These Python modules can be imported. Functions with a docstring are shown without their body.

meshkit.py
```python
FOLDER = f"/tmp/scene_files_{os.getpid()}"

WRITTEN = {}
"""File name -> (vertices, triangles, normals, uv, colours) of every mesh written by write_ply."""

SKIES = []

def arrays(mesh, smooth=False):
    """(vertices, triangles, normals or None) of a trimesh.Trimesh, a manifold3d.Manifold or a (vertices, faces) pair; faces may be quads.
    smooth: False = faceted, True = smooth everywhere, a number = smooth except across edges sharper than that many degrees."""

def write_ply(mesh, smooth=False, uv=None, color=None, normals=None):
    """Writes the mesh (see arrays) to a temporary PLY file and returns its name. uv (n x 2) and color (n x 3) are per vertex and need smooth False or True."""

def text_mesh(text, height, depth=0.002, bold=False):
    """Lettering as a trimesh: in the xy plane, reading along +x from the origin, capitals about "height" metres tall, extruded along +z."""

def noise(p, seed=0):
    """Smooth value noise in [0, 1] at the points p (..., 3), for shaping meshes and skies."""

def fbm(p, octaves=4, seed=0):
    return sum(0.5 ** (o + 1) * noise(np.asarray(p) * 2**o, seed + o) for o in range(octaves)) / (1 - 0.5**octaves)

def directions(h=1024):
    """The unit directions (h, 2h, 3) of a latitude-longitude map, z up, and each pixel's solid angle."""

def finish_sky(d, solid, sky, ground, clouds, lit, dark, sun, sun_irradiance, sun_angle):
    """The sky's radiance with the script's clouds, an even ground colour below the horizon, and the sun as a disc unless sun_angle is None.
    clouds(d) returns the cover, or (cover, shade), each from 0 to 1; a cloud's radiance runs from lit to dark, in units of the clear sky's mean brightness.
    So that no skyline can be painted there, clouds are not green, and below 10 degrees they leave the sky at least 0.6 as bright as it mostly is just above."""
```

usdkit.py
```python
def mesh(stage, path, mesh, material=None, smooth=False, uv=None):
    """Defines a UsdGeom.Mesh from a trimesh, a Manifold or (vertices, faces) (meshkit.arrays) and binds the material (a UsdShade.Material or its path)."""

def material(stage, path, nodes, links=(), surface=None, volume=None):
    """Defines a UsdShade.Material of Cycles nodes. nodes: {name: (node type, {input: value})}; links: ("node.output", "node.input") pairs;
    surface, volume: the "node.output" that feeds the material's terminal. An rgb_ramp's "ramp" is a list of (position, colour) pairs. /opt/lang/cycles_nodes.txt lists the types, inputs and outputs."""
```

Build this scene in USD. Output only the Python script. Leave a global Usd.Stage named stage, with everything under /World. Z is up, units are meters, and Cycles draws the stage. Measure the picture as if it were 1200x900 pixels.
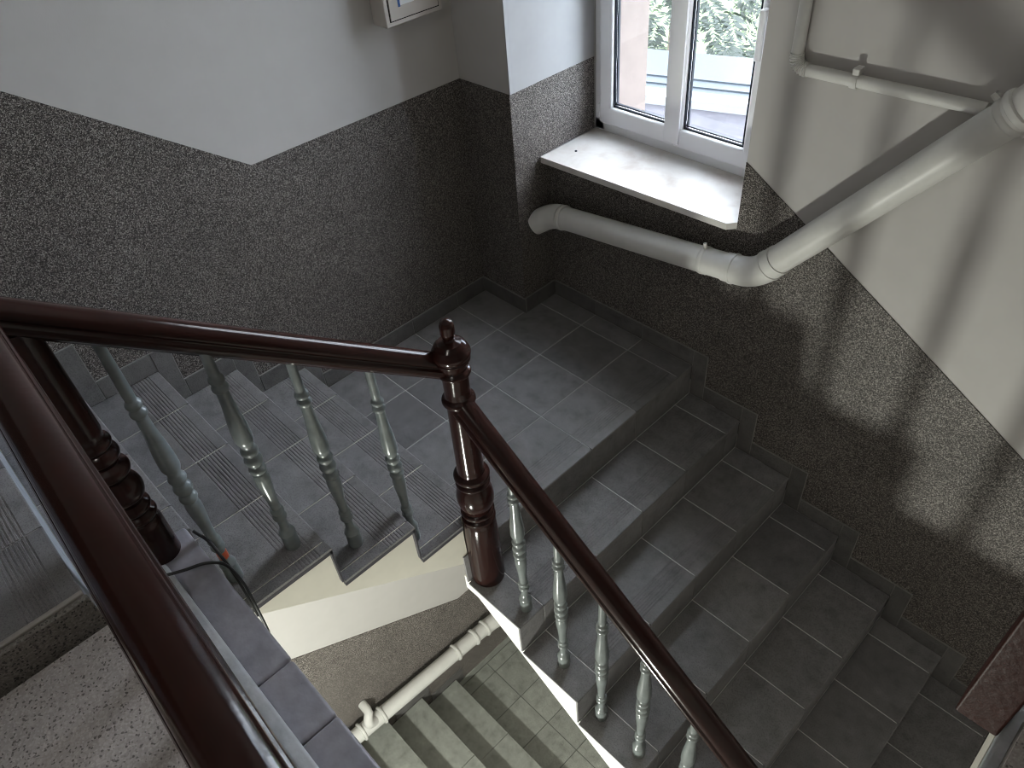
import math, random
import numpy as np, trimesh, usdkit, meshkit
from pxr import Usd, UsdGeom, UsdLux, UsdShade, Gf, Sdf
from shapely.geometry import Polygon
from manifold3d import Manifold

random.seed(7)
RNG = np.random.default_rng(7)
stage = Usd.Stage.CreateInMemory()
UsdGeom.SetStageUpAxis(stage, UsdGeom.Tokens.z)
UsdGeom.SetStageMetersPerUnit(stage, 1.0)
stage.SetDefaultPrim(UsdGeom.Xform.Define(stage, '/World').GetPrim())
UsdGeom.Scope.Define(stage, '/World/Looks')

# ------------------------------------------------------------------ camera
# x: along the window wall (to the right), y: 0 at the window wall and negative towards the viewer, z: 0 at the corner landing
CAM = np.array([2.62588, -2.32482, 2.38192])
ROT = np.array([[0.6962131, 0.7138631, -0.0754107], [0.4472316, -0.5135327, -0.7323033], [-0.5614902, 0.4761131, -0.6767903]])
cam = UsdGeom.Camera.Define(stage, '/World/camera')
m = Gf.Matrix4d(1.0)
for r, row in enumerate((ROT[0], -ROT[1], -ROT[2], CAM)):
    for c in range(3):
        m[r, c] = float(row[c])
cam.AddTransformOp().Set(m)
cam.CreateHorizontalApertureAttr(36.0)
cam.CreateVerticalApertureAttr(27.0)
cam.CreateFocalLengthAttr(881.31 / 1200 * 36.0)
cam.CreateClippingRangeAttr(Gf.Vec2f(0.05, 500))
cam.CreateExposureAttr(0.0)

# ------------------------------------------------------------------ light: overcast bright sky, and the stairwell's own lamps
SKY = 15.5
def mat(name, nodes, links=(), surface='p.BSDF', volume=None):
    return usdkit.material(stage, '/World/Looks/' + name, nodes, links, surface=surface, volume=volume)
sky_mat = mat('overcast_sky', {
    'tc': ('texture_coordinate', {}), 'n': ('noise_texture', {'scale': 2.2, 'detail': 5.0}),
    'r': ('rgb_ramp', {'ramp': [(0.35, (0.70, 0.82, 1.0)), (0.65, (.91, .945, 1.0))]}),
    'b': ('background_shader', {'strength': SKY})},
    [('tc.generated', 'n.vector'), ('n.fac', 'r.fac'), ('r.color', 'b.color')], surface='b.background')
dome = UsdLux.DomeLight.Define(stage, '/World/sky')
UsdShade.MaterialBindingAPI.Apply(dome.GetPrim()).Bind(sky_mat)
LAMPS = [  # name, position, radius, power, colour
    ('ceiling_lamp', (2.3, -3.4, 3.12), 0.11, 17.0, (1.0, 0.95, 0.88)),
    ('pendant_lamp', (1.85, -3.05, -1.32), 0.065, 245.0, (.97, 1.0, .905)),
]

# ------------------------------------------------------------------ helpers
COUNT = {}
def numbered(parent, name):
    k = (parent, name)
    COUNT[k] = COUNT.get(k, -1) + 1
    return f'{parent}/{name}' + (f'_{COUNT[k]:03d}' if COUNT[k] else '')
def meta(p, label=None, cat=None, group=None, kind=None):
    for k, v in (('label', label), ('category', cat), ('group', group), ('kind', kind)):
        if v:
            p.SetCustomDataByKey(k, v)
    return p
def thing(name, label=None, cat=None, loc=(0, 0, 0), group=None, kind=None):
    x = UsdGeom.Xform.Define(stage, numbered('/World', name))
    x.AddTranslateOp().Set(Gf.Vec3d(*map(float, loc)))
    p = x.GetPrim()
    p.SetCustomDataByKey('loc', Gf.Vec3d(*map(float, loc)))
    return meta(p, label, cat, group, kind)
def origin(p):
    o = np.zeros(3)
    while str(p.GetPath()) != '/World':
        v = p.GetCustomDataByKey('loc')
        if v is not None:
            o += np.array(v)
        p = p.GetParent()
    return o
def part(parent, name, mesh, material, label=None, smooth=False, kind=None):
    """One mesh, given in world coordinates, under its thing."""
    if isinstance(mesh, (list,)):
        mesh = trimesh.util.concatenate(mesh)
    v, f, n = meshkit.arrays(mesh, smooth)
    o = origin(parent)
    path = numbered(str(parent.GetPath()), name)
    g = usdkit.mesh(stage, path, (v - o, f), material)
    if n is not None:
        g.CreateNormalsAttr([Gf.Vec3f(*map(float, q)) for q in n])
        g.SetNormalsInterpolation('vertex')
    return meta(g.GetPrim(), label, kind=kind)
def single(name, mesh, material, label=None, cat=None, group=None, kind=None, smooth=False):
    if isinstance(mesh, (list,)):
        mesh = trimesh.util.concatenate(mesh)
    g = usdkit.mesh(stage, numbered('/World', name), mesh, material, smooth=smooth)
    return meta(g.GetPrim(), label, cat, group, kind)
def box(x0, x1, y0, y1, z0, z1):
    b = trimesh.creation.box((x1 - x0, y1 - y0, z1 - z0))
    b.apply_translation(((x0 + x1) / 2, (y0 + y1) / 2, (z0 + z1) / 2))
    return b
def tri(man):
    q = man.to_mesh()
    return trimesh.Trimesh(q.vert_properties[:, :3], q.tri_verts, process=False)
def man(t):
    from manifold3d import Mesh
    t = trimesh.Trimesh(t.vertices, t.faces)
    t.merge_vertices()
    return Manifold(Mesh(np.asarray(t.vertices, np.float32), np.asarray(t.faces, np.uint32)))
def round_box(x0, x1, y0, y1, z0, z1, r=.004, seg=8):
    s = Manifold.sphere(r, seg)
    return tri(Manifold.batch_hull([s.translate((x, y, z)) for x in (x0 + r, x1 - r) for y in (y0 + r, y1 - r) for z in (z0 + r, z1 - r)]))
def chamfer_tile(x0, x1, y0, y1, z0, z1, axis=2, sign=1, c=.0015):
    """A tile with its face on +-axis, the arris chamfered."""
    lo, hi = [x0, y0, z0], [x1, y1, z1]
    a, b = [i for i in range(3) if i != axis]
    back, face = (lo[axis], hi[axis]) if sign > 0 else (hi[axis], lo[axis])
    pts = []
    for lev, ins in ((back, 0), (face - sign * c, 0), (face, c)):
        for (p, q) in ((lo[a] + ins, lo[b] + ins), (hi[a] - ins, lo[b] + ins), (hi[a] - ins, hi[b] - ins), (lo[a] + ins, hi[b] - ins)):
            v = [0, 0, 0]
            v[axis], v[a], v[b] = lev, p, q
            pts.append(v)
    f = [(0, 2, 1), (0, 3, 2), (8, 9, 10), (8, 10, 11)]
    for k in (0, 4):
        for j in range(4):
            i0, i1 = k + j, k + (j + 1) % 4
            f += [(i0, i1, i1 + 4), (i0, i1 + 4, i0 + 4)]
    t = trimesh.Trimesh(np.array(pts, float), np.array(f), process=False)
    if t.volume < 0:
        t.invert()
    return t
def prism(poly, h0, h1, axes):
    """Polygon in the plane of two axes (e.g. 'xz'), extruded along the third from h0 to h1."""
    t = trimesh.creation.extrude_polygon(Polygon(poly).buffer(0), abs(h1 - h0), engine='earcut')
    v = np.array(t.vertices)
    i, j = 'xyz'.index(axes[0]), 'xyz'.index(axes[1])
    k = 3 - i - j
    w = np.zeros_like(v)
    w[:, i], w[:, j], w[:, k] = v[:, 0], v[:, 1], v[:, 2] + min(h0, h1)
    t = trimesh.Trimesh(w, t.faces, process=False)
    if t.volume < 0:
        t.invert()
    return t
def lathe(profile, at=(0, 0, 0), seg=28):
    p = np.array(profile, float)
    a = np.arange(seg) * 2 * np.pi / seg
    v = np.stack([p[:, None, 0] * np.cos(a), p[:, None, 0] * np.sin(a), np.broadcast_to(p[:, None, 1], (len(p), seg))], -1).reshape(-1, 3)
    f = []
    for i in range(len(p) - 1):
        for j in range(seg):
            q0, q1 = i * seg + j, i * seg + (j + 1) % seg
            f += [(q0, q1, q1 + seg), (q0, q1 + seg, q0 + seg)]
    n = len(v)
    v = np.vstack([v, [[0, 0, p[0, 1]], [0, 0, p[-1, 1]]]])
    for j in range(seg):
        f.append((n, (j + 1) % seg, j))
        f.append((n + 1, (len(p) - 1) * seg + j, (len(p) - 1) * seg + (j + 1) % seg))
    return trimesh.Trimesh(v + np.array(at, float), np.array(f), process=False)
def rings(keys, per=5):
    """Rounds a list of (radius, z, kind): kind 'o' bulges as a bead from the previous point, '-' straight, 's' eased."""
    out = [(keys[0][0], keys[0][1])]
    for r, z, k in keys[1:]:
        r0, z0 = out[-1]
        if k == '-':
            out.append((r, z))
        elif k == 's':
            for t in np.linspace(0, 1, per + 1)[1:]:
                e = t * t * (3 - 2 * t)
                out.append((r0 + (r - r0) * e, z0 + (z - z0) * t))
        else:
            b = float(k)
            for t in np.linspace(0, 1, per + 2)[1:]:
                out.append((r0 + (r - r0) * t + b * math.sin(math.pi * t) ** .7, z0 + (z - z0) * t))
    return out
def tube(points, r, seg=20, caps=True):
    p = np.array(points, float)
    t = np.gradient(p, axis=0)
    t /= np.linalg.norm(t, axis=1, keepdims=True)
    ref = np.array([0, 0, 1.0]) if abs(t[0, 2]) < .9 else np.array([1.0, 0, 0])
    u = np.cross(t[0], ref); u /= np.linalg.norm(u)
    rr = np.broadcast_to(np.asarray(r, float), (len(p),))
    a = np.arange(seg) * 2 * np.pi / seg
    vs = []
    for i in range(len(p)):
        u = u - t[i] * (u @ t[i]); u /= np.linalg.norm(u)
        w = np.cross(t[i], u)
        vs.append(p[i] + rr[i] * (np.cos(a)[:, None] * u + np.sin(a)[:, None] * w))
    v = np.vstack(vs)
    f = []
    for i in range(len(p) - 1):
        for j in range(seg):
            q0, q1 = i * seg + j, i * seg + (j + 1) % seg
            f += [(q0, q1, q1 + seg), (q0, q1 + seg, q0 + seg)]
    if caps:
        n = len(v)
        v = np.vstack([v, p[:1], p[-1:]])
        for j in range(seg):
            f.append((n, (j + 1) % seg, j))
            f.append((n + 1, (len(p) - 1) * seg + j, (len(p) - 1) * seg + (j + 1) % seg))
    m_ = trimesh.Trimesh(v, np.array(f), process=False)
    if m_.volume < 0:
        m_.invert()
    return m_
def bend(a, b, c, r, n=10):
    """Points of a rounded corner a-b-c."""
    a, b, c = (np.array(q, float) for q in (a, b, c))
    d0, d1 = (a - b) / np.linalg.norm(a - b), (c - b) / np.linalg.norm(c - b)
    return [(1 - t) ** 2 * (b + d0 * r) + 2 * t * (1 - t) * b + t * t * (b + d1 * r) for t in np.linspace(0, 1, n)]
def sweep(profile, p0, p1):
    """A moulding: profile (side, up) along the straight line p0-p1, up as near to vertical as may be."""
    p0, p1 = np.array(p0, float), np.array(p1, float)
    d = (p1 - p0) / np.linalg.norm(p1 - p0)
    s = np.cross(d, [0, 0, 1.0]); s /= np.linalg.norm(s)
    u = np.cross(s, d)
    q = np.array(profile, float)
    n = len(q)
    ring = q[:, :1] * s + q[:, 1:] * u
    v = np.vstack([p0 + ring, p1 + ring])
    f = []
    for i in range(n):
        j = (i + 1) % n
        f += [(i, j, j + n), (i, j + n, i + n)]
    e = trimesh.creation.triangulate_polygon(Polygon(q), engine='earcut')
    ev, ef = np.array(e[0]), np.array(e[1])
    idx = np.array([np.argmin(((q - w) ** 2).sum(1)) for w in ev])
    f = np.vstack([f, idx[ef][:, ::-1], idx[ef] + n])
    t = trimesh.Trimesh(v, f, process=False)
    t.fix_normals()
    return t

# ------------------------------------------------------------------ materials
def plaster(name, colour, scale=9.0, vary=.05, rough=.75, bump=.12):
    lo, hi = [tuple(c * (1 - s * vary) for c in colour) for s in (1, -1)]
    return mat(name, {'tc': ('texture_coordinate', {}), 'n': ('noise_texture', {'scale': scale, 'detail': 6.0, 'roughness': .65}),
                      'n2': ('noise_texture', {'scale': 240.0, 'detail': 3.0}), 'r': ('rgb_ramp', {'ramp': [(.3, lo), (.7, hi)]}),
                      'b': ('bump', {'strength': bump, 'distance': .002}), 'p': ('principled_bsdf', {'roughness': rough, 'specular_ior_level': .3})},
               [('tc.object', 'n.vector'), ('tc.object', 'n2.vector'), ('n.fac', 'r.fac'), ('r.color', 'p.base_color'), ('n2.fac', 'b.height'), ('b.normal', 'p.normal')])
M = {}
M['wall'] = plaster('light_grey_wall_paint', (.50, .48, .465), vary=.025)
M['cream'] = plaster('cream_stringer_paint', (.68, .65, .57), scale=5, vary=.06, rough=.6)
M['white_plaster'] = plaster('white_lime_plaster', (.82, .82, .80), vary=.03)
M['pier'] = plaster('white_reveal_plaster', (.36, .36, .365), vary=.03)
M['pink'] = plaster('pink_outer_render', (.145, .115, .102), scale=14, vary=.08)
M['ext_wall'] = plaster('pale_render', (.55, .5, .44), scale=4, vary=.08)
def speckle(name, stops, scale=330.0, rough=.6):
    return mat(name, {'tc': ('texture_coordinate', {}), 'v': ('voronoi_texture', {'scale': scale}), 's': ('separate_color', {}),
                      'r': ('rgb_ramp', {'ramp': stops}), 'n': ('noise_texture', {'scale': 3.0, 'detail': 3.0}),
                      'mr': ('map_range', {'from_min': .3, 'from_max': .7, 'to_min': .88, 'to_max': 1.1}),
                      'mx': ('hsv', {}),
                      'b': ('bump', {'strength': .25, 'distance': .0012, 'invert': True}), 'p': ('principled_bsdf', {'roughness': rough, 'specular_ior_level': .35})},
               [('tc.object', 'v.vector'), ('tc.object', 'n.vector'), ('v.color', 's.color'), ('s.r', 'r.fac'), ('n.fac', 'mr.value'), ('mr.result', 'mx.value'), ('r.color', 'mx.color'), ('mx.color', 'p.base_color'),
                ('v.distance', 'b.height'), ('b.normal', 'p.normal')])
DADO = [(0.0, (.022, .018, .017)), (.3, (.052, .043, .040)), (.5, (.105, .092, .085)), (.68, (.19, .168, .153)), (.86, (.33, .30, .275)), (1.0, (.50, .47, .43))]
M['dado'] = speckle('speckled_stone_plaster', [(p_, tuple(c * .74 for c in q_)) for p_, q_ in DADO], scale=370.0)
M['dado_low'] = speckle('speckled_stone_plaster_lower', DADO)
M['terrazzo'] = speckle('terrazzo', [(0, (.12, .105, .10)), (.07, (.17, .155, .148)), (.10, (.33, .30, .287)), (.5, (.375, .343, .33)), (.8, (.415, .382, .367)), (1, (.47, .435, .415))], scale=230, rough=.42)
def tile_mat(name, colour, rough=.42, vary=.16):
    def k(s): return tuple(c * s for c in colour)
    return mat(name, {'tc': ('texture_coordinate', {}), 'oi': ('object_info', {}), 'of': ('vector_math', {'math_type': 'scale', 'scale': 9.0}),
                      'cv': ('combine_xyz', {}), 'ad': ('vector_math', {'math_type': 'add'}),
                      'n': ('noise_texture', {'scale': 11.0, 'detail': 7.0, 'roughness': .68}), 'n2': ('noise_texture', {'scale': 230.0, 'detail': 4.0, 'roughness': .6}),
                      'r': ('rgb_ramp', {'ramp': [(.28, k(.62)), (.46, k(.92)), (.6, k(1.06)), (.75, k(1.3))]}),
                      'r2': ('rgb_ramp', {'ramp': [(.33, (.35, .35, .35)), (.47, (1, 1, 1)), (.68, (1.25, 1.25, 1.25))]}),
                      'mu': ('mix', {'mix_type': 'multiply', 'fac': .6}),
                      'mr': ('map_range', {'to_min': 1 - vary, 'to_max': 1 + vary}), 'h': ('hsv', {}),
                      'b': ('bump', {'strength': .15, 'distance': .001}), 'p': ('principled_bsdf', {'roughness': rough, 'specular_ior_level': .4})},
               [('oi.random', 'cv.x'), ('oi.random', 'cv.y'), ('cv.vector', 'of.vector1'), ('tc.object', 'ad.vector1'), ('of.vector', 'ad.vector2'), ('ad.vector', 'n.vector'), ('ad.vector', 'n2.vector'),
                ('n.fac', 'r.fac'), ('n2.fac', 'r2.fac'), ('r.color', 'mu.color1'), ('r2.color', 'mu.color2'), ('mu.color', 'h.color'), ('oi.random', 'mr.value'), ('mr.result', 'h.value'), ('h.color', 'p.base_color'),
                ('n2.fac', 'b.height'), ('b.normal', 'p.normal')])
M['terrazzo_dark'] = speckle('grimy_terrazzo', [(0, (.03, .028, .026)), (.1, (.06, .055, .05)), (.14, (.12, .108, .095)), (.6, (.16, .145, .13)), (1, (.21, .195, .175))], scale=230, rough=.5)  # darker terrazzo copy: shade on the side turned from the light, put into the colour
M['tile'] = tile_mat('dark_grey_stoneware', (.21, .203, .206))
M['skirt'] = tile_mat('dark_grey_skirting_stoneware', (.125, .12, .117))
M['edge'] = tile_mat('slate_violet_edge_tile', (.055, .052, .063), vary=.05)
M['lower_tile'] = tile_mat('pale_grey_floor_tile', (.28, .287, .26), vary=.06)
M['grout'] = plaster('light_cement_grout', (.46, .45, .44), scale=40, vary=.15, rough=.9)
M['skirt_grout'] = plaster('grey_skirting_grout', (.23, .225, .215), scale=40, vary=.15, rough=.9)
M['dark_grout'] = plaster('dark_cement_grout', (.05, .05, .045), scale=40, vary=.15, rough=.9)
M['concrete'] = plaster('bare_concrete', (.30, .29, .28), vary=.1, rough=.9)
def paint(name, colour, rough=.3, coat=.0, chips=None, bump=.06, spec=.5):
    nodes = {'tc': ('texture_coordinate', {}), 'n': ('noise_texture', {'scale': 26.0, 'detail': 5.0}), 'n2': ('noise_texture', {'scale': 60.0, 'detail': 3.0}),
             'r': ('rgb_ramp', {'ramp': [(.3, tuple(c * .86 for c in colour)), (.7, tuple(c * 1.14 for c in colour))]}),
             'b': ('bump', {'strength': bump, 'distance': .004}), 'p': ('principled_bsdf', {'roughness': rough, 'coat_weight': coat, 'coat_roughness': .08, 'specular_ior_level': spec})}
    links = [('tc.object', 'n.vector'), ('tc.object', 'n2.vector'), ('n.fac', 'r.fac'), ('n2.fac', 'b.height'), ('b.normal', 'p.normal')]
    if chips:
        nodes['n3'] = ('noise_texture', {'scale': 38.0, 'detail': 6.0, 'roughness': .7})
        nodes['r3'] = ('rgb_ramp', {'ramp': [(chips[1], (0, 0, 0)), (chips[1] + .02, (1, 1, 1))]})
        nodes['mx'] = ('mix', {'color2': chips[0]})
        links += [('tc.object', 'n3.vector'), ('n3.fac', 'r3.fac'), ('r3.color', 'mx.fac'), ('r.color', 'mx.color1'), ('mx.color', 'p.base_color')]
    else:
        links.append(('r.color', 'p.base_color'))
    return mat(name, nodes, links)
M['brown'] = paint('dark_brown_gloss_paint', (.02, .0068, .0055), rough=.14, coat=.0, spec=.34)
M['brown_matt'] = paint('brushed_brown_paint', (.030, .0085, .0062), rough=.5, bump=.5, spec=.14)
M['baluster'] = paint('grey_gloss_paint', (.15, .168, .166), rough=.24, coat=.2)
M['curb'] = paint('worn_grey_violet_floor_paint', (.29, .28, .315), rough=.3, chips=((.09, .085, .085), .70), bump=.25)
M['curb_strip'] = paint('pale_blue_grey_floor_paint', (.45, .465, .49), rough=.4, bump=.3)
M['riser_paint'] = paint('pale_grey_riser_paint', (.36, .38, .41), rough=.45)
M['trim'] = paint('greige_edge_trim', (.30, .275, .25), rough=.4)
M['red'] = paint('red_paint_smear', (.42, .07, .025), rough=.5)
M['pipe'] = plaster('light_grey_pipe_paint', (.66, .65, .625), scale=7, vary=.07, rough=.38, bump=.02)
M['cabinet'] = plaster('cream_enamel', (.52, .48, .44), scale=3, vary=.03, rough=.35, bump=.01)
M['dark_gap'] = plaster('dark_gap', (.03, .028, .026), rough=.8)
M['upvc'] = plaster('white_upvc', (.88, .88, .90), scale=3, vary=.01, rough=.28, bump=0.0)
M['gasket'] = plaster('black_rubber', (.025, .03, .04), rough=.5)
M['marble'] = mat('pale_marble', {'tc': ('texture_coordinate', {}), 'n': ('noise_texture', {'scale': 7.0, 'detail': 6.0, 'roughness': .6, 'distortion': .3}),
                                  'r': ('rgb_ramp', {'ramp': [(.3, (.56, .50, .46)), (.5, (.68, .65, .62)), (.7, (.74, .72, .70))]}), 'p': ('principled_bsdf', {'roughness': .3})},
                  [('tc.object', 'n.vector'), ('n.fac', 'r.fac'), ('r.color', 'p.base_color')])
M['cable'] = plaster('black_cable', (.03, .03, .032), rough=.45)
M['metal'] = mat('zinc_metal', {'p': ('principled_bsdf', {'base_color': (.55, .55, .54), 'metallic': 1.0, 'roughness': .35})})
M['label_blue'] = mat('blue_label_print', {'p': ('principled_bsdf', {'base_color': (.03, .10, .30), 'roughness': .4})})
M['label_white'] = mat('white_label', {'p': ('principled_bsdf', {'base_color': (.78, .80, .82), 'roughness': .4})})
M['glass'] = mat('window_glass', {'t': ('transparent_bsdf', {'color': (.97, .98, .98)}), 'g': ('glossy_bsdf', {'color': (1, 1, 1), 'roughness': .01}), 'f': ('layer_weight', {'blend': .5}), 'pw': ('math', {'math_type': 'power', 'value2': 4.0}), 'ma': ('math', {'math_type': 'multiply_add', 'value2': .6, 'value3': .03}), 'm': ('mix_closure', {})},
                 [('f.facing', 'pw.value1'), ('pw.value', 'ma.value1'), ('ma.value', 'm.fac'), ('t.BSDF', 'm.closure1'), ('g.BSDF', 'm.closure2')], surface='m.closure')
M['leaf'] = mat('tree_leaf', {'oi': ('geometry', {}), 'r': ('rgb_ramp', {'ramp': [(0, (.03, .037, .032)), (1, (.10, .108, .098))]}), 'd': ('principled_bsdf', {'roughness': .5}), 't': ('translucent_bsdf', {'color': (.07, .084, .06)}), 'm': ('mix_closure', {'fac': .35})},
                [('oi.random_per_island', 'r.fac'), ('r.color', 'd.base_color'), ('d.BSDF', 'm.closure1'), ('t.BSDF', 'm.closure2')], surface='m.closure')
M['bark'] = plaster('tree_bark', (.10, .08, .06), scale=20, vary=.3)
M['felt'] = plaster('grey_roofing_felt', (.040, .038, .044), scale=6, vary=.25, rough=.9)
M['sheet'] = plaster('pale_blue_sheet_roof', (.027, .0325, .038), scale=3, vary=.08, rough=.5)
M['zinc_white'] = plaster('white_sheet_metal', (.16, .165, .17), scale=3, vary=.04, rough=.45)
M['grass'] = plaster('lawn', (.08, .12, .04), scale=5, vary=.3)
def glow(name, colour, strength):
    return mat(name, {'e': ('emission', {'color': colour, 'strength': strength})}, surface='e.emission')

# ------------------------------------------------------------------ measured layout
S, R, D = .30, .18, .285            # tile, rise, going of the lower flight
XN = 1.198                           # nosing of the landing towards the lower flight
RW = 1.44                            # width of the lower flight
LX = 1.205                           # width of the upper flight
LY, LD = -1.325, .2825               # first riser of the upper flight, its going
H = 3.55                             # storey height
GAP = .0022
NEWEL = (1.222, -1.356)
cutter = Manifold.cylinder(1.0, .0675, .0675, 32).translate((NEWEL[0], NEWEL[1], -.18))
def notch(mesh):
    b = mesh.bounds
    if b[0][0] < NEWEL[0] + .07 and b[1][0] > NEWEL[0] - .07 and b[0][1] < NEWEL[1] + .07 and b[1][1] > NEWEL[1] - .07 and b[1][2] > -.179:
        return tri(man(mesh) - cutter)
    return mesh

# ------------------------------------------------------------------ walls
WL, WB = -.012, .012
w = thing('wall_left', kind='structure')
part(w, 'plaster', box(-.25, WL, -5.6, .68, -5.0, 3.4), M['wall'])
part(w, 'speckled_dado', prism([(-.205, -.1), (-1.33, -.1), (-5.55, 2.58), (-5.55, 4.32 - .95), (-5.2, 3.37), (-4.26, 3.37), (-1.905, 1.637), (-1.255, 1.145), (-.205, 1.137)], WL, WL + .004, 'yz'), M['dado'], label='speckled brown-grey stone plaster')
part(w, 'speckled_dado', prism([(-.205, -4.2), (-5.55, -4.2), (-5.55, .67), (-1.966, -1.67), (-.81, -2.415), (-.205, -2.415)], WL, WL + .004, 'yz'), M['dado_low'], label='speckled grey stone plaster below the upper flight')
w = thing('wall_back', kind='structure')
WX0, WX1, WZ0, WZ1 = .305, 1.318, .768, 3.18
WZB = .58
part(w, 'plaster', [box(-.25, 4.4, WB, .68, -5.0, WZB), box(WX0, WX1, WB, .405, WZB, WZ0), box(-.25, 4.4, WB, .68, WZ1, 3.4), box(-.25, WX0, WB, .68, WZB, WZ1), box(WX1, 4.4, WB, .68, WZB, WZ1)], M['wall'])
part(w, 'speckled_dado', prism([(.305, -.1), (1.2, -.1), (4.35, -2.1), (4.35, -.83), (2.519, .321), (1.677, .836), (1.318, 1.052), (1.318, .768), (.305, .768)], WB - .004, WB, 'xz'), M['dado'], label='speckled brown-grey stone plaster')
part(w, 'outer_reveal', [box(.3055, .335, .42, .682, .63, WZ1), box(1.29, 1.3175, .42, .682, .63, WZ1)], M['pink'], label='pinkish rendered outer window reveal')
part(w, 'outer_sill', box(.3055, 1.3175, .4055, .74, .585, .625), M['zinc_white'], label='white sheet metal outer sill')
w = thing('wall_pier', kind='structure')
part(w, 'plaster', box(WL, .305, -.21, WB, -5.0, 3.4), M['wall'])
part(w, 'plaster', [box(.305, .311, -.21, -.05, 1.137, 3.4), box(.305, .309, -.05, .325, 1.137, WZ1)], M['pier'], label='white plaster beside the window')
part(w, 'speckled_dado', prism([(WL, -.1), (.311, -.1), (.311, 1.137), (WL, 1.137)], -.214, -.21, 'xz'), M['dado'])
part(w, 'speckled_dado', [box(.305, .307, -.21, WB - .004, -.1, .785)], M['dado'])
part(w, 'speckled_dado', [box(.305, .312, -.21, -.05, .785, 1.137), box(.305, .3095, -.05, .325, .801, 1.137)], M['dado'])
single('floor', box(-.25, 4.4, -5.6, .68, -5.25, -5.0), M['concrete'], kind='structure')
single('wall_right', box(4.2, 4.4, -5.6, WB, -5.0, 3.4), M['wall'], kind='structure')
single('wall_front', box(-.012, 4.2, -5.6, -5.5, -5.0, 3.4), M['wall'], kind='structure')
single('ceiling', box(-.25, 4.4, -5.6, .68, 3.4, 3.6), M['white_plaster'], kind='structure')

# ------------------------------------------------------------------ grooved step tile: nosing at v=0, depth runs back, u along the nosing
def step_tile(length, depth, grooves=8, t=.010, deep=.0017, first=.040, pitch=.0112, nose=.004):
    p = [(0, -t), (0, -nose), (nose * .4, -nose * .35), (nose, 0)]
    for k in range(grooves):
        a = first + k * pitch
        if a + .006 > depth:
            break
        p += [(a, 0), (a + .0012, -deep), (a + .0048, -deep), (a + .006, 0)]
    p += [(depth, 0), (depth, -t)]
    return trimesh.creation.extrude_polygon(Polygon(p), length, engine='earcut')
def place_tile(t, u_axis, u0, v_axis, v0, v_sign, z):
    v = np.array(t.vertices)
    o = np.zeros_like(v)
    o[:, 'xyz'.index(v_axis)] = v0 + v_sign * v[:, 0]
    o[:, 2] = z + v[:, 1]
    o[:, 'xyz'.index(u_axis)] = u0 + v[:, 2]
    q = trimesh.Trimesh(o, t.faces, process=False)
    if q.volume < 0:
        q.invert()
    return q

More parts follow.
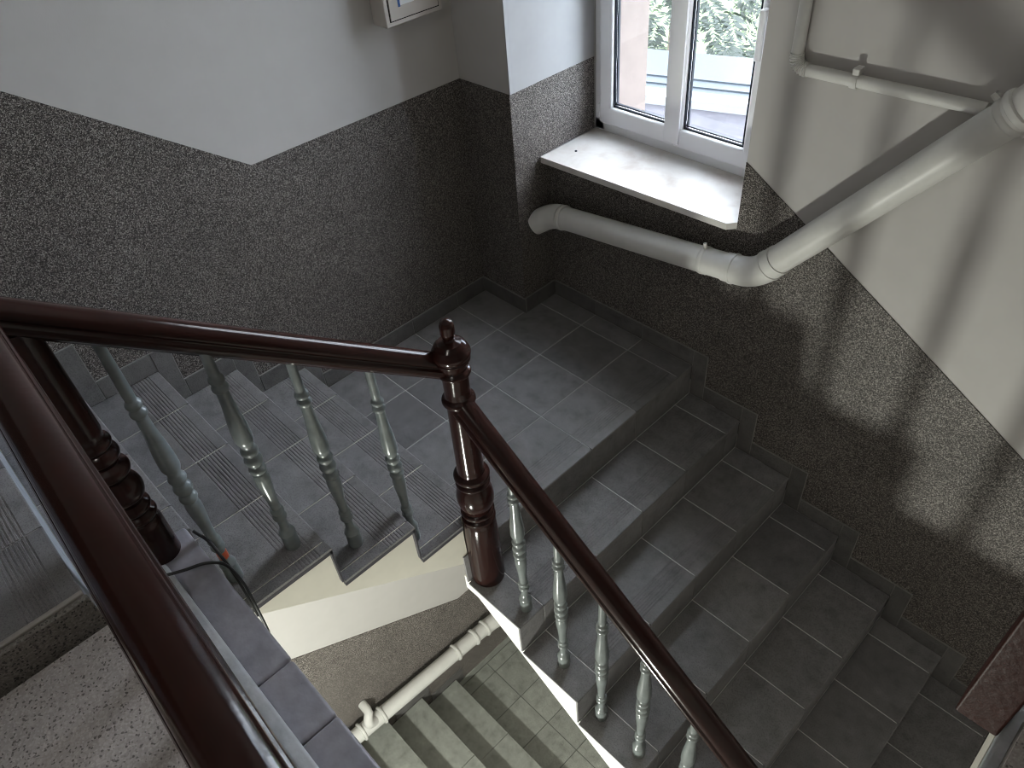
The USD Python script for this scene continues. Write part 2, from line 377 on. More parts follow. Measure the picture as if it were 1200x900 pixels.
# ------------------------------------------------------------------ corner landing
fl = thing('floor', kind='structure')
part(fl, 'slab', notch(box(0, XN - .012, LY + .003, 0, -.19, -.0018)), M['grout'], label='pale grout bed of the corner landing')
xs = [-.0, .3, .6, .9, XN]
ys = [0.0, -.111, -.411, -.711, -1.011, LY]
for i in range(4):
    for j in range(5):
        x0, x1, y1, y0 = xs[i] + GAP, xs[i + 1] - GAP, ys[j] - GAP, ys[j + 1] + GAP
        if x0 < .29 and j == 0:
            continue
        if x0 < .29 and j == 1:
            y1 = -.222
        if i == 3 and j > 0:
            t = place_tile(step_tile(y1 - y0, x1 + GAP - x0, deep=.0013), 'y', y0, 'x', XN, -1, 0.0)
        else:
            t = chamfer_tile(x0, x1 + (GAP if i == 3 else 0), y0, y1, -.01, 0)
        part(fl, 'tile', notch(t), M['tile'])

# ------------------------------------------------------------------ flight down along the window wall
st = thing('staircase', 'dark tiled flight descending along the window wall, white edge', 'stairs')
NS = 9
poly = [(XN - .04, -.192)]
pts = []
for n in range(1, NS + 1):
    xa, xb = XN + (n - 1) * D, XN + n * D
    pts += [(xa - .009, -n * R - .0018), (xb - .009, -n * R - .0018)]
bottom = [(XN + NS * D - .009, -NS * R - .30), (XN + .03, -R - .085), (XN - .04, -R - .085)]
body = prism([(XN - .04, -R - .0018)] + pts + bottom, -RW + .012, -.002, 'xz')
part(st, 'body', notch(body), M['white_plaster'], label='white painted edge and soffit of the flight')
rows = [(-.111, 0.0), (-.411, -.111), (-.711, -.411), (-1.011, -.711), (-1.311, -1.011), (-RW, -1.311)]
for n in range(1, NS + 1):
    xa, xb, z = XN + (n - 1) * D, XN + n * D, -n * R
    for k, (y0, y1) in enumerate(rows):
        a, b = y0 + (GAP if k < 5 else 0), y1 - GAP
        t = place_tile(step_tile(b - a, xb - xa + .0004, grooves=8 if 0 < k < 5 and n < 3 else 0, deep=.0013), 'y', a, 'x', xb, -1, z)
        part(st, 'tread_tile', notch(t), M['tile'])
        t = chamfer_tile(xa - .009, xa - .002, a, b, z + .002, z + R - .0105, axis=0)
        part(st, 'riser_tile', notch(t), M['tile'])
    part(st, 'grout_line', box(xa - .009, xa - .004, -RW + .004, 0, z - .001, z + R - .011), M['concrete'])
single('floor', box(XN + NS * D - .009, 4.2, -5.5, 0, -NS * R - .30, -NS * R - R), M['lower_tile'], kind='structure')

# ------------------------------------------------------------------ flight up along the left wall
su = thing('staircase', 'dark grooved-tile flight rising along the left wall, cream side', 'stairs')
NU = 12
def ny(n): return LY - (n - 1) * LD
pts = []
for n in range(1, NU + 1):
    pts += [(ny(n) - .009, (n - 1) * R - .0020), (ny(n) - .009, n * R - .0020)]
yend = ny(NU + 1) - .009
pts += [(yend, NU * R - .0022), (yend, NU * R - .30)]
soff = [(yend, .507 + (-2.2 - yend) * .637), (-2.2, .507), (LY - .012, -.131)]
body = prism(pts[:8] + [(ny(5) - .0085, .7178), (ny(5) - .0085, .575), (-2.46, .5725)] + [(-2.2, .507), (LY - .012, -.131)], 0, LX - .014, 'yz')
part(su, 'body', notch(body), M['cream'], label='cream painted side and soffit of the flight')
part(su, 'body', prism(pts[8:-1] + [(yend, .507 + (-2.2 - yend) * .637), (ny(5) - .009, .577)], 0, 1.1365, 'yz'), M['concrete'])
xj = [0, .265, .565, .865, 1.165, LX]
for n in range(1, NU + 1):
    y1, y0, z = ny(n), ny(n + 1), n * R
    xk = list(xj)
    for k in range(5):
        a, b = xk[k] + (GAP if k else 0), xk[k + 1] - (GAP if k < 4 else 0)
        if n >= 4:
            if n == 4 and k >= 3:
                if k == 3:
                    b = .985
                else:
                    continue
            if n > 4:
                if k == 4:
                    continue
                if k == 3:
                    b = 1.136
        t = place_tile(step_tile(b - a, y1 - y0 + .0004, grooves=8 if k < 4 else 7), 'x', a, 'y', y1, -1, z)
        part(su, 'edge_tile' if k == 4 else 'tread_tile', notch(t), M['tile'])
        top = z - .0105
        t = chamfer_tile(a, b, y1 - .009, y1 - .002, z - R + .002, top, axis=1)
        part(su, 'riser_tile', notch(t), M['riser_paint'] if n >= 5 else M['edge'] if k == 4 else M['tile'], label='pale grey painted riser' if n >= 5 else None)
    if n < 4:
        part(su, 'edge_trim', notch(box(LX - .016, LX, y0 - .002, y1 - .001, z - .026, z - .0102)), M['edge'], label='violet-grey edge trim')
    if n < 4:
        part(su, 'grout_line', notch(box(.002, LX - .016, y1 - .0095, y1 - .004, z - R - .001, z - .011)), M['grout'])
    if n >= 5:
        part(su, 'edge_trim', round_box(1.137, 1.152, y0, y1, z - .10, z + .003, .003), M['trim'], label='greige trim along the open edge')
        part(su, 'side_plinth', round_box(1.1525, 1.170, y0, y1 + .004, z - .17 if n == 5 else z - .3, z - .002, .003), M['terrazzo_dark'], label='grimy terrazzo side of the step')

# ------------------------------------------------------------------ skirtings
GROUT = {}
def sk(parent, x0, x1, y0, y1, z0, z1, axis=0, sign=1):
    part(parent, 'skirting_tile', chamfer_tile(x0, x1, y0, y1, z0, z1, axis=axis, sign=sign), M['skirt'])
    e = .0018
    b = [x0, x1, y0 - e, y1 + e, z0, z1 + e] if axis == 0 else [x0 - e, x1 + e, y0, y1, z0, z1 + e]
    b[2 * axis + (1 if sign > 0 else 0)] -= sign * .0022
    GROUT.setdefault(str(parent.GetPath()), (parent, []))[1].append(box(*b))
bl = thing('baseboard_left', kind='structure')
SK = .085
ysk = [-.222, -.411, -.711, -1.011, LY + .075]
for a, b in zip(ysk, ysk[1:]):
    sk(bl, WL + .004, 0, b + .0015, a - .0015, .001, SK, axis=0)
for n in range(1, NU + 1):
    y1, y0, z = ny(n), ny(n + 1), n * R
    sk(bl, WL + .004, 0, y1 + .0015, y1 + .0735, z - R + .001, z + SK, axis=0)
    sk(bl, WL + .004, 0, y0 + .0765, y1 - .0015, z + .001, z + SK, axis=0)
bp = thing('baseboard_pier', kind='structure')
sk(bp, .002, .318, -.224, -.214, .001, SK, axis=1, sign=-1)
sk(bp, .307, .318, -.2135, -.002, .001, SK, axis=0)
bb = thing('baseboard_back', kind='structure')
xsk = [.3205, .6, .9, 1.198]
for a, b in zip(xsk, xsk[1:]):
    sk(bb, a + .0015, b - .0015, -.002, WB - .004, .001, SK, axis=1, sign=-1)
for n in range(0, NS):
    xb, z = XN + n * D, -n * R
    sk(bb, xb + .0015, xb + .0735, -.002, WB - .004, z - R + .001, z + SK, axis=1, sign=-1)
    sk(bb, xb + .0765, xb + D - .0015, -.002, WB - .004, z - R + .001, z - R + SK, axis=1, sign=-1)

for parent_, boxes_ in GROUT.values():
    part(parent_, 'grout_line', boxes_, M['skirt_grout'])

# ------------------------------------------------------------------ upper landing where the viewer stands
fu = thing('floor', kind='structure')
part(fu, 'terrazzo_slab', [box(1.186, 4.2, -5.5, -2.312, .60, .80), box(2.80, 4.2, -2.312, -1.10, .60, .80)], M['terrazzo'], label='pale terrazzo floor with dark chips')
part(fu, 'slab', [box(LX, 4.2, -2.312, -2.20, .58, .70), box(2.775, 2.80, -2.20, -1.10, .58, .70)], M['cream'])
curb = thing('landing_curb', 'grey-violet painted stone kerb with cracks along the landing edge', 'kerb')
cx = [.9875, 1.555, 1.745, 2.62]
for a, b in zip(cx, cx[1:]):
    z0 = .7215 if a < 1 else .7005
    part(curb, 'kerb_stone', round_box(a, b - .0025, -2.31, -2.183, z0, .742, .009, 12), M['curb'], smooth=40)
part(curb, 'kerb_strip', round_box(1.088, 2.62, -2.3115, -2.276, .7425, .768, .008, 12), M['curb_strip'], label='pale blue-grey raised strip', smooth=40)
ec = thing('landing_curb', 'pale grey painted kerb at the far right corner of the picture', 'kerb')
part(ec, 'kerb_stone', round_box(2.776, 2.90, -2.18, -1.10, .7005, .742, .009, 12), M['curb_strip'], smooth=40)
part(ec, 'kerb_strip', round_box(2.85, 2.90, -2.18, -1.10, .7425, .775, .008, 12), M['curb'], smooth=40)

# ------------------------------------------------------------------ storey below, seen through the well
fd = thing('floor', kind='structure')
part(fd, 'slab', box(0, 2.4, -.98, WB, -H - .2, -H - .0015), M['dark_grout'], label='dark grouted floor bed of the landing below')
gx = [0, .104, .404, .704, 1.004, 1.304, 1.604, 1.904, 2.4]
gy = [0.0, -.085, -.385, -.685, -.98]
for i in range(8):
    for j in range(4):
        part(fd, 'tile', chamfer_tile(gx[i] + .002, gx[i + 1] - .002, gy[j + 1] + .002, gy[j] - .002, -H - .01, -H), M['lower_tile'])
sd = thing('staircase', 'pale tiled flight of the storey below, seen through the well', 'stairs')
y_0, dl = -1.0, .315
NL = 6
pts = [(y_0 - .009, -H - .2)]
for n in range(1, NL + 1):
    pts += [(y_0 - (n - 1) * dl - .009, -H + (n - 1) * R - .001), (y_0 - (n - 1) * dl - .009, -H + n * R - .011)]
pts += [(-5.4, -H + NL * R - .011), (-5.4, -H - .2)]
part(sd, 'body', prism(pts, 0, 1.19, 'yz'), M['concrete'])
for n in range(1, NL + 1):
    a, b = y_0 - n * dl, y_0 - (n - 1) * dl
    for x0, x1 in ((.0, .60), (.603, 1.20)):
        part(sd, 'tread_tile', chamfer_tile(x0 + .001, x1, a + .001, b, -H + n * R - .0105, -H + n * R), M['lower_tile'])
        part(sd, 'riser_tile', chamfer_tile(x0 + .001, x1, b - .0085, b - .001, -H + (n - 1) * R, -H + n * R - .011, axis=1), M['lower_tile'])
bd = thing('baseboard_left', kind='structure')
part(bd, 'skirting_tile', chamfer_tile(WL + .004, 0, -.99, -.02, -H + .001, -H + SK, axis=0), M['lower_tile'])
for n in range(1, NL + 1):
    b = y_0 - (n - 1) * dl
    part(bd, 'skirting_tile', chamfer_tile(WL + .004, 0, b - dl + .08, b + .075, -H + n * R + .001, -H + n * R + SK, axis=0), M['skirt'])
    part(bd, 'skirting_tile', chamfer_tile(WL + .004, 0, b + .001, b + .075, -H + (n - 1) * R + SK, -H + n * R, axis=0), M['skirt'])

# ------------------------------------------------------------------ window
wn = thing('window_1', kind='structure')
FX0, FX1, FZ0, FZ1, YF = .3100, 1.236, .8005, 3.12, .32
def ring(x0, x1, z0, z1, wdt, y0, y1, r=.010):
    return [round_box(x0, x0 + wdt, y0, y1, z0, z1, r), round_box(x1 - wdt, x1, y0, y1, z0, z1, r), round_box(x0, x1, y0, y1, z0, z0 + wdt, r), round_box(x0, x1, y0, y1, z1 - wdt, z1, r)]
part(wn, 'frame', ring(FX0, FX1, FZ0, FZ1, .055, YF + .012, YF + .08, .004) + [box(FX1 - .002, WX1 + .02, YF + .012, YF + .08, FZ0, FZ1), box(FX0 - .004, WX1 + .02, YF + .0125, YF + .08, .766, FZ0 + .01), box(FX0, WX1 + .02, YF + .012, YF + .08, FZ1 - .002, WZ1 + .02)], M['upvc'], smooth=35)
for (a, b) in ((.352, .7735), (.7745, 1.20)):
    gl0, gl1 = (.426, .727) if a < .5 else (.819, 1.122)
    sash = [round_box(a, gl0, YF - .012, YF + .05,   .845, 3.08, .012, 12), round_box(gl1, b, YF - .012, YF + .05,   .845, 3.08, .012, 12),
            round_box(a, b, YF - .0125, YF + .05, .845, .93, .012, 12), round_box(a, b, YF - .0125, YF + .05, 3.0, 3.08, .012, 12)]
    sp = part(wn, 'sash', sash, M['upvc'], smooth=35)
    gk = []
    for k, yy in ((0, YF + .004), (.010, YF + .012)):
        gk += [box(gl0 + k, gl0 + k + .006, yy, yy + .012, .93, 3.0), box(gl1 - k - .006, gl1 - k, yy, yy + .012, .93, 3.0), box(gl0, gl1, yy, yy + .012, .93 + k, .936 + k), box(gl0, gl1, yy, yy + .012, 2.994 - k, 3.0 - k)]
    part(wn, 'gasket', gk, M['gasket'], label='dark rubber gasket')
    part(wn, 'pane', box(gl0 + .001, gl1 - .001, YF + .022, YF + .026, .931, 2.999), M['glass'], label='clear glass pane')
part(wn, 'mullion', round_box(.733, .813, YF - .022, YF - .0127, .862, 3.06, .0045, 10), M['upvc'], smooth=35)
hd = part(wn, 'handle', [round_box(1.142, 1.170, YF - .022, YF - .0122, 1.40, 1.50, .0045), round_box(1.144, 1.168, YF - .05, YF - .020, 1.455, 1.48, .006), round_box(1.143, 1.169, YF - .062, YF - .042, 1.30, 1.482, .008, 10)], M['upvc'], label='white lever handle', smooth=35)
part(wn, 'hinge', round_box(.337, .352, YF - .008, YF + .011, .86, .93, .004), M['upvc'], smooth=35)

sl = thing('windowsill', 'pale marble windowsill slab jutting below the white window', 'windowsill')
q = [(.3125, .332), (.3125, -.055), (1.288, -.022), (1.3178, .0125), (1.3178, .332)]
s_ = Polygon(q).buffer(-.004).buffer(.004, quad_segs=3)
part(sl, 'slab', prism(list(s_.exterior.coords)[:-1], .772, .800, 'xy'), M['marble'])
part(sl, 'nail', lathe(rings([(.006, .800, '-'), (.006, .803, '-'), (.003, .8045, '-')]), (.406, .086, 0), 12), M['gasket'], label='dark metal stud')

# ------------------------------------------------------------------ drain pipes
YP, RP = -.068, .054
def collar(p, d, r0, w_, bulge=.006):
    d = np.array(d, float) / np.linalg.norm(d)
    p = np.array(p, float)
    t = np.linspace(-1, 1, 7)
    return tube([p + d * w_ * k for k in t], [r0 + bulge * math.sqrt(max(0, 1 - abs(k) ** 3)) for k in t], 28)
dp = thing('drain_pipe', 'thick grey painted drain pipe running under the windowsill and up the wall', 'pipe')
A, B, Cc = np.array([.39, YP, .536]), np.array([1.462, YP, .662]), np.array([2.92, YP, 2.44])
el = bend(A, B, Cc, .075, 12)
end = np.array([.3075, YP - .038, .478])
e0 = bend(end, A + (A - end) * 0 + np.array([.005, 0, 0]), B, .055, 8)
path = [end] + [p for p in e0] + [el[0] + (e0[-1] - el[0]) * t for t in (.8, .5, .2)] + el + [Cc]
part(dp, 'pipe_run', tube([e0[-1], el[0]], RP, 36), M['pipe'], smooth=40)
part(dp, 'pipe_run', tube([el[-1], Cc], RP, 36), M['pipe'], smooth=40)
part(dp, 'elbow', tube([end] + e0, RP + .004, 36), M['pipe'], smooth=40)
part(dp, 'elbow', tube([el[0] + (A - B) * .045] + el + [el[-1] + (Cc - B) * .028], RP + .004, 36), M['pipe'], smooth=40)
dAB, dBC = (B - A) / np.linalg.norm(B - A), (Cc - B) / np.linalg.norm(Cc - B)
part(dp, 'collar', collar(e0[-1] + dAB * .012, dAB, RP, .012), M['pipe'], smooth=40)
part(dp, 'collar', collar(el[0] - dAB * .012, dAB, RP + .002, .008), M['pipe'], smooth=40)
part(dp, 'collar', collar(el[-1] + dBC * .012, dBC, RP + .002, .008), M['pipe'], smooth=40)
def clamp(pos, d, r0):
    s = np.cross(d, [0, 1.0, 0])
    s /= np.linalg.norm(s)
    if s[2] < 0:
        s = -s
    pos = np.array(pos, float)
    lug = tube([pos + s * (r0 - .002), pos + s * (r0 + .022)], [.009, .008], 8)
    stud = tube([pos + np.array([0, r0 - .004, 0]), pos + np.array([0, WB - .003 - pos[1] - .002, 0])], .005, 8)
    lug2 = tube([pos - s * (r0 - .002), pos - s * (r0 + .012)], [.008, .007], 8)
    return [collar(pos, d, r0, .011, .004), lug, lug2, stud]
part(dp, 'clamp', clamp(A + dAB * .858, dAB, RP), M['pipe'], smooth=40)
part(dp, 'clamp', clamp(B + dBC * 1.02, dBC, RP), M['pipe'], smooth=40)
part(dp, 'collar', collar(B + dBC * 1.052, dBC, RP, .013, .008), M['pipe'], smooth=40)
part(dp, 'screw', lathe([(.006, 0), (.006, .004)], tuple(B + dBC * 1.02 + np.array([-.045, -.012, .058])), 8), M['metal'], label='zinc screw of the clamp')
XP = .078
def lp(y): return np.array([XP, y, -2.80 - .083 * (-1.6 - y) * -1])
dp2 = thing('drain_pipe', 'grey drain pipe with a small branch, on the wall of the storey below', 'pipe')
P0, P1, P2 = lp(-3.2), lp(-.60), np.array([XP + .03, -.225, -2.915])
part(dp2, 'pipe_run', tube([P0, lp(-.66)], RP, 30), M['pipe'], smooth=40)
e1 = bend(lp(-.80), lp(-.60), np.array([XP + .10, -.26, -2.91]), .08, 8)
part(dp2, 'elbow', tube([lp(-.70)] + e1 + [np.array([XP + .10, -.26, -2.91])], RP + .004, 30), M['pipe'], smooth=40)
dl_ = lp(-1) - lp(-2)
dl_ /= np.linalg.norm(dl_)
for yy, ww in ((-.98, .012), (-.80, .014), (-.69, .012), (-1.66, .012), (-1.83, .012)):
    part(dp2, 'collar', collar(lp(yy), dl_, RP, ww, .013), M['pipe'], smooth=40)
bc = lp(-1.75)
part(dp2, 'branch', tube([lp(-1.72) + np.array([.01, 0, .02])] + [bc + np.array(q_) for q_ in ((.02, -.01, .06), (.025, -.016, .09), (.02, -.012, .12), (.0, .014, .145), (-.03, .02, .152), (-.082, .02, .152))], [.036, .036, .036, .031, .031, .031, .031], 20), M['pipe'], smooth=50)

# ------------------------------------------------------------------ conduit
YC, RC = -.012, .0195
cd = thing('conduit', 'thin grey conduit with a ribbed bend on the wall right of the window', 'conduit')
top, kn, en = np.array([1.446, YC, 2.6]), np.array([1.452, YC, 1.427]), np.array([2.034, YC, 1.4325])
cb = bend(top, kn, en, .045, 12)
part(cd, 'pipe_run', tube([top, cb[0]], RC, 18), M['pipe'], smooth=40)
part(cd, 'pipe_run', tube([cb[-1], en], RC, 18), M['pipe'], smooth=40)
fine = [np.array(q_) for q_ in bend(top, kn, en, .045, 41)]
part(cd, 'ribbed_bend', tube(fine, [RC + (.0035 if i % 4 < 2 else .0005) for i in range(41)], 18), M['pipe'], label='ribbed flexible bend')
part(cd, 'clip', [tube([np.array([1.655 + k, YC, 1.4288]) for k in (-.011, .011)], RC + .004, 16), round_box(1.644, 1.666, YC - .014, WB - .0005, 1.448, 1.468, .003)], M['pipe'], smooth=40)

# ------------------------------------------------------------------ wall cabinet
cbx = thing('meter_cabinet', 'cream metal wall cabinet hanging on the left wall above the dado', 'cabinet', loc=(0, -.463, 1.465))
part(cbx, 'body', round_box(WL + .0005, .078, -.602, -.326, 1.466, 1.86, .005), M['cabinet'], smooth=35)
part(cbx, 'door_gap', box(.0775, .0795, -.585, -.343, 1.484, 1.842), M['dark_gap'], label='dark gap around the door')
dr = part(cbx, 'door', round_box(.0765, .083, -.581, -.347, 1.488, 1.838, .002), M['cabinet'], smooth=35)
part(cbx, 'label', box(.083, .0836, -.529, -.462, 1.534, 1.69), M['label_white'], label='white and blue printed sticker')
part(cbx, 'label_stripe', box(.083, .0840, -.540, -.5292, 1.530, 1.69), M['label_blue'], label='blue stripe of the sticker')

# ------------------------------------------------------------------ handrails, newels, balusters
def rail_profile(wd=.039, h=.072):
    right = [(.022, -.042), (.027, -.036), (.034, -.031), (.0385, -.025), (.0395, -.018), (.0375, -.012), (.0335, -.009), (.0315, -.006), (.0315, -.003)]
    arc = [(.0345 * math.cos(t), .002 + .030 * math.sin(t)) for t in np.linspace(0, math.pi / 2, 12)]
    r_ = right + arc
    return r_ + [(-x, y) for x, y in reversed(r_[:-1])]
BAL = [(.0285, 0, '-'), (.030, .012, '-'), (.029, .05, '-'), (.0275, .06, '-'), (.0275, .08, .004), (.0215, .088, '-'), (.0185, .10, 's'), (.0185, .128, '-'), (.0205, .13, '-'), (.0205, .155, .0075), (.0195, .157, '-'), (.0195, .182, .0075),
       (.0195, .188, '-'), (.0205, .21, 's'), (.030, .315, 's'), (.0275, .335, 's'), (.0245, .338, '-'), (.0245, .365, .0085), (.0235, .368, '-'), (.0245, .372, '-'), (.0245, .405, .0100), (.0235, .408, '-'), (.0245, .412, '-'), (.0245, .438, .0085), (.024, .442, '-'),
       (.0345, .470, 's'), (.0345, .485, '-'), (.0215, .625, 's'), (.0205, .640, '-'), (.0205, .664, .0085), (.0195, .667, '-'), (.0195, .690, .0085), (.0185, .694, '-')]
def baluster(at, top):
    k = BAL + [(.0195, .72, 's'), (.0165, max(top - at[2], .74), '-')]
    return lathe([(r_ * (.80 if z_ < .07 else .73), z_) for r_, z_ in rings(k, 5)], at, 24)
def balustrade(label, rail, feet, extra=None):
    t = thing('balustrade', label, 'balustrade')
    p0, p1 = map(np.array, rail)
    part(t, 'handrail', sweep(rail_profile(), p0, p1), M['brown'], label='dark brown gloss painted moulded handrail', smooth=32)
    for f_ in feet:
        ax = 0 if abs(p1 - p0)[0] > abs(p1 - p0)[1] else 1
        s = (f_[ax] - p0[ax]) / (p1[ax] - p0[ax])
        zt = p0[2] + s * (p1[2] - p0[2]) - .036
        lean = f_[3] if len(f_) > 3 else 0
        def shear(q):
            q.vertices = q.vertices + np.c_[lean * (q.vertices[:, 2] - f_[2]) / .75, np.zeros((len(q.vertices), 2))]
            return q
        b = part(t, 'baluster', shear(baluster(f_[:3], zt)), M['baluster'], smooth=38, label='grey painted turned baluster')
        if f_ is extra:
            part(b, 'paint_smear', shear(lathe([(.0137, .092), (.0146, .095), (.0146, .118), (.0137, .122)], f_[:3], 20)), M['red'], label='red paint smear round the baluster')
    return t
red_at = (1.078, -2.143, 3 * R, -.047)
balustrade('balustrade of the upper flight, grey balusters left of the near newel', ((1.195, -1.375, .925), (.966, -2.60, 1.794)),
           [(1.112, -1.572, R), (1.112, -1.781, 2 * R), (1.108, -1.965, 3 * R), red_at], red_at)
feet = [(1.438, -1.361, -R), (1.628, -1.362, -2 * R), (1.811, -1.357, -3 * R), (1.998, -1.364, -3 * R), (2.19, -1.362, -4 * R), (2.375, -1.362, -5 * R), (2.56, -1.362, -5 * R), (2.745, -1.362, -6 * R), (2.93, -1.362, -7 * R)]
def rz(x): return .538 - .70 * (x - 1.586)
balustrade('balustrade of the descending flight with pale balusters on the tiled steps', ((NEWEL[0] + .03, -1.360, rz(NEWEL[0] + .03)), (3.05, -1.360, rz(3.05))), feet)
def ry(x): return -2.317 - (x - 1.0) * .0325
balustrade('thick dark handrail crossing the near foreground on the landing edge', ((1.0, ry(1.0), 1.648), (2.62, ry(2.62), 1.648)),
           [(x, ry(x) - .006, .801) for x in (1.36, 1.545, 1.73, 1.915, 2.10, 2.285, 2.47)])

n1 = [(.053, -.18, '-'), (.0545, -.165, '-'), (.0525, .10, 's'), (.0500, .165, '-'), (.0455, .18, '-'), (.0430, .19, '-'), (.0430, .212, .009), (.0400, .216, '-'), (.0430, .22, '-'), (.0470, .245, .006), (.0430, .248, '-'),
      (.0430, .258, '-'), (.0430, .372, .0125), (.0410, .376, '-'), (.0420, .38, '-'), (.0420, .405, .0085), (.0410, .408, '-'), (.0440, .412, '-'), (.0440, .445, .0085), (.0400, .45, '-'), (.0385, .48, 's'), (.0345, .765, '-'),
      (.0365, .768, '-'), (.0365, .800, .0085), (.0350, .804, '-'), (.0335, .83, 's'), (.0345, .885, '-'), (.0355, .888, '-'), (.0355, .910, .0075), (.0340, .914, '-'), (.0370, .925, 's'), (.0400, .94, '-'), (.0440, .955, .004), (.0440, .957, '-'), (.0455, .985, .0045), (.0400, 1.0, 's'), (.0300, 1.012, '-'), (.0150, 1.018, '-'), (.0125, 1.026, '-'),
      (.0160, 1.034, 's'), (.0185, 1.048, 's'), (.0185, 1.070, '-'), (.0150, 1.084, 's'), (.006, 1.092, 's'), (.001, 1.0935, '-')]
nw = thing('newel_post', 'turned dark brown newel post with a knob finial at the landing corner', 'newel post', loc=(NEWEL[0], NEWEL[1], -R))
cutz = 1.012
prof = [(r_ * 1.21, z_) for r_, z_ in rings(n1, 6)]
part(nw, 'shaft', lathe([p for p in prof if p[1] <= 1.0121], (NEWEL[0], NEWEL[1], .0005), 40), M['brown'], smooth=38)
part(nw, 'finial', lathe([p for p in prof if p[1] >= 1.0119], (NEWEL[0], NEWEL[1], .0005), 28), M['brown'], smooth=50, label='knob finial')
N2 = (1.027, -2.262)
k2 = [(.047, 0, '-'), (.047, .13, '-'), (.043, .15, 's'), (.039, .154, '-'), (.039, .180, .009), (.036, .184, '-'), (.036, .215, .009), (.034, .22, '-'), (.036, .225, '-'), (.036, .305, .016), (.034, .31, '-'), (.036, .315, '-'), (.036, .36, .014), (.034, .364, '-'), (.036, .37, '-'), (.036, .41, .011),
      (.036, .413, '-'), (.036, .44, .008), (.034, .444, '-'), (.0375, .47, 's'), (.036, .74, '-'), (.036, .772, '-')]
single('newel_post', lathe(rings(k2, 6), (N2[0], N2[1], .743), 36), M['brown'], 'turned brown newel post with ball rings behind the thick handrail', 'newel post', smooth=38)
sp_ = thing('newel_post', 'square brown painted post cut off at the lower right corner', 'newel post', loc=(2.73, -1.22, .70))
part(sp_, 'post', round_box(2.691, 2.7745, -1.262, -1.18, .742, 1.95, .006, 10), M['brown_matt'], smooth=30)

# ------------------------------------------------------------------ cable
def spline(P, n=10):
    P = [np.array(p, float) for p in P]
    P = [2 * P[0] - P[1]] + P + [2 * P[-1] - P[-2]]
    out = []
    for i in range(1, len(P) - 2):
        for t in np.linspace(0, 1, n, endpoint=False):
            a, b, c, d = P[i - 1:i + 3]
            out.append(.5 * (2 * b + (c - a) * t + (2 * a - 5 * b + 4 * c - d) * t * t + (3 * b - a - 3 * c + d) * t ** 3))
    return out + [P[-2]]
cb_ = thing('cable', 'thin black cable looped over the painted kerb', 'cable')
part(cb_, 'cord', tube(spline([(1.12, -2.325, .79), (1.137, -2.29, .776), (1.155, -2.25, .772), (1.178, -2.20, .772), (1.205, -2.165, .752), (1.245, -2.155, .70), (1.275, -2.160, .62), (1.28, -2.165, .50)]), .0042, 10), M['cable'], smooth=40)
part(cb_, 'cord', tube(spline([(1.02, -2.172, .735), (1.075, -2.158, .728), (1.12, -2.156, .71), (1.17, -2.155, .69), (1.215, -2.158, .64), (1.25, -2.163, .55)]), .0045, 10), M['cable'], smooth=40)

# ------------------------------------------------------------------ lamps of the stairwell
for (name, pos, r, power, col) in LAMPS:
    lab = {'ceiling_lamp': 'white globe lamp under the stairwell ceiling', 'pendant_lamp': 'small globe lamp hanging below the upper landing, lighting the storey below'}[name]
    t = thing(name, lab, 'lamp', loc=pos)
    zt = 3.4 if name == 'ceiling_lamp' else .60
    b = [lathe([(.06, zt - .02), (.06, zt - .0005)], (pos[0], pos[1], 0), 24), tube([(pos[0], pos[1], zt - .015), (pos[0], pos[1], pos[2] + r * .9)], .008, 12)]
    part(t, 'mount', b, M['upvc'], smooth=35)
    L = UsdLux.SphereLight.Define(stage, str(t.GetPath()) + '/globe')
    L.CreateRadiusAttr(r)
    L.CreateIntensityAttr(power / (4 * math.pi * r * r * math.pi))
    L.CreateColorAttr(Gf.Vec3f(*col))

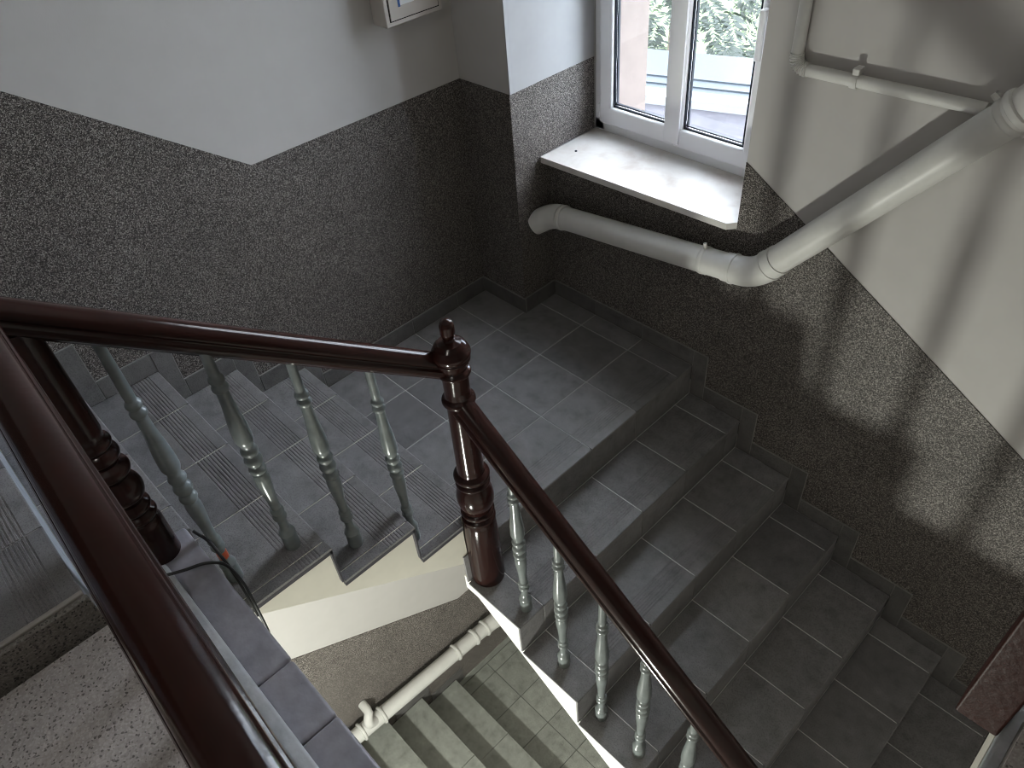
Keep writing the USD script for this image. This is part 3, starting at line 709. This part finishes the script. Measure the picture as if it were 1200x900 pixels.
# ------------------------------------------------------------------ outside the window
single('garden', box(-40, 40, .7, 60, -5.3, -5.0), M['grass'], 'lawn seen through the window', 'lawn', kind='structure')
e1_, e2_ = np.array([.945, .327, 0]), np.array([-.327, .945, 0])
def rot_box(o, a0, a1, b0, b1, z0, z1):
    t = box(a0, a1, b0, b1, z0, z1)
    v = np.array(t.vertices)
    t.vertices = np.array(o) + v[:, :1] * e1_ + v[:, 1:2] * e2_ + v[:, 2:] * np.array([0, 0, 1])
    return t
O = (-1.3, 3.43, 0)
sh = thing('outbuilding', 'low outbuilding with flat grey and pale blue roofs outside the window', 'building')
part(sh, 'wall', rot_box(O, -6, 6, -2.0, 1.2, -5.0, -.62), M['ext_wall'])
part(sh, 'felt_roof', rot_box(O, -6, 6, -2.05, -.03, -.62, -.56), M['felt'], label='dark grey felt roof')
part(sh, 'roof_kerb', rot_box(O, -6, 6, -.03, .16, -.62, -.48), M['zinc_white'], label='white sheet metal kerb')
part(sh, 'sheet_roof', rot_box(O, -6, 6, .16, 1.22, -.62, -.52), M['sheet'], label='pale blue sheet roof')
part(sh, 'roof_seam', [rot_box(O, -6, 6, .34, .36, -.52, -.505), rot_box(O, -6, 6, .52, .535, -.52, -.505)], M['sheet'])
def tree(label, at, hgt, rad, n, seed):
    g = np.random.default_rng(seed)
    t = thing('tree', label, 'tree', loc=at)
    at = np.array(at, float)
    part(t, 'trunk', tube([at, at + (0, 0, hgt * .5), at + (.1, 0, hgt * .95)], [.22, .15, .04], 12), M['bark'], smooth=40)
    V, F = [], []
    for k in range(n):
        ph, hh = g.uniform(0, 2 * math.pi), g.uniform(.12, 1)
        rr = rad * (1 - .55 * hh) * g.uniform(.55, 1)
        c = at + np.array([math.cos(ph) * rr, math.sin(ph) * rr, hgt * hh])
        d = np.array([math.cos(ph), math.sin(ph), g.uniform(-.7, .1)]) + g.normal(0, .25, 3)
        d /= np.linalg.norm(d)
        s = np.cross(d, [0, 0, 1.0]); s /= np.linalg.norm(s)
        ln = g.uniform(.35, .7)
        for q_ in range(13):
            f_ = q_ / 12
            base = c + d * ln * f_ + np.array([0, 0, -.22 * f_ * f_])
            for sg in (-1, 1):
                L_ = (.20 * (1 - .6 * f_)) * g.uniform(.8, 1.2)
                tip = base + (d * .5 + sg * s * .9) * L_ + np.array([0, 0, g.uniform(-.07, .03)])
                mid = (base + tip) / 2
                up = np.cross(tip - base, d); up = np.cross(up, tip - base); up /= np.linalg.norm(up) + 1e-9
                i = len(V)
                V += [base, mid + up * L_ * .16, tip, mid - up * L_ * .16 + (0, 0, .01)]
                F += [(i, i + 1, i + 2), (i, i + 2, i + 3)]
    part(t, 'foliage', (np.array(V), np.array(F)), M['leaf'], kind='stuff')
tree('leafy green tree outside the window, behind the low outbuilding', (-4.15, 7.3, -5.0), 7.3, 1.75, 560, 1)
for p in stage.Traverse():
    if p.GetCustomDataByKey('loc') is not None:
        p.ClearCustomDataByKey('loc')
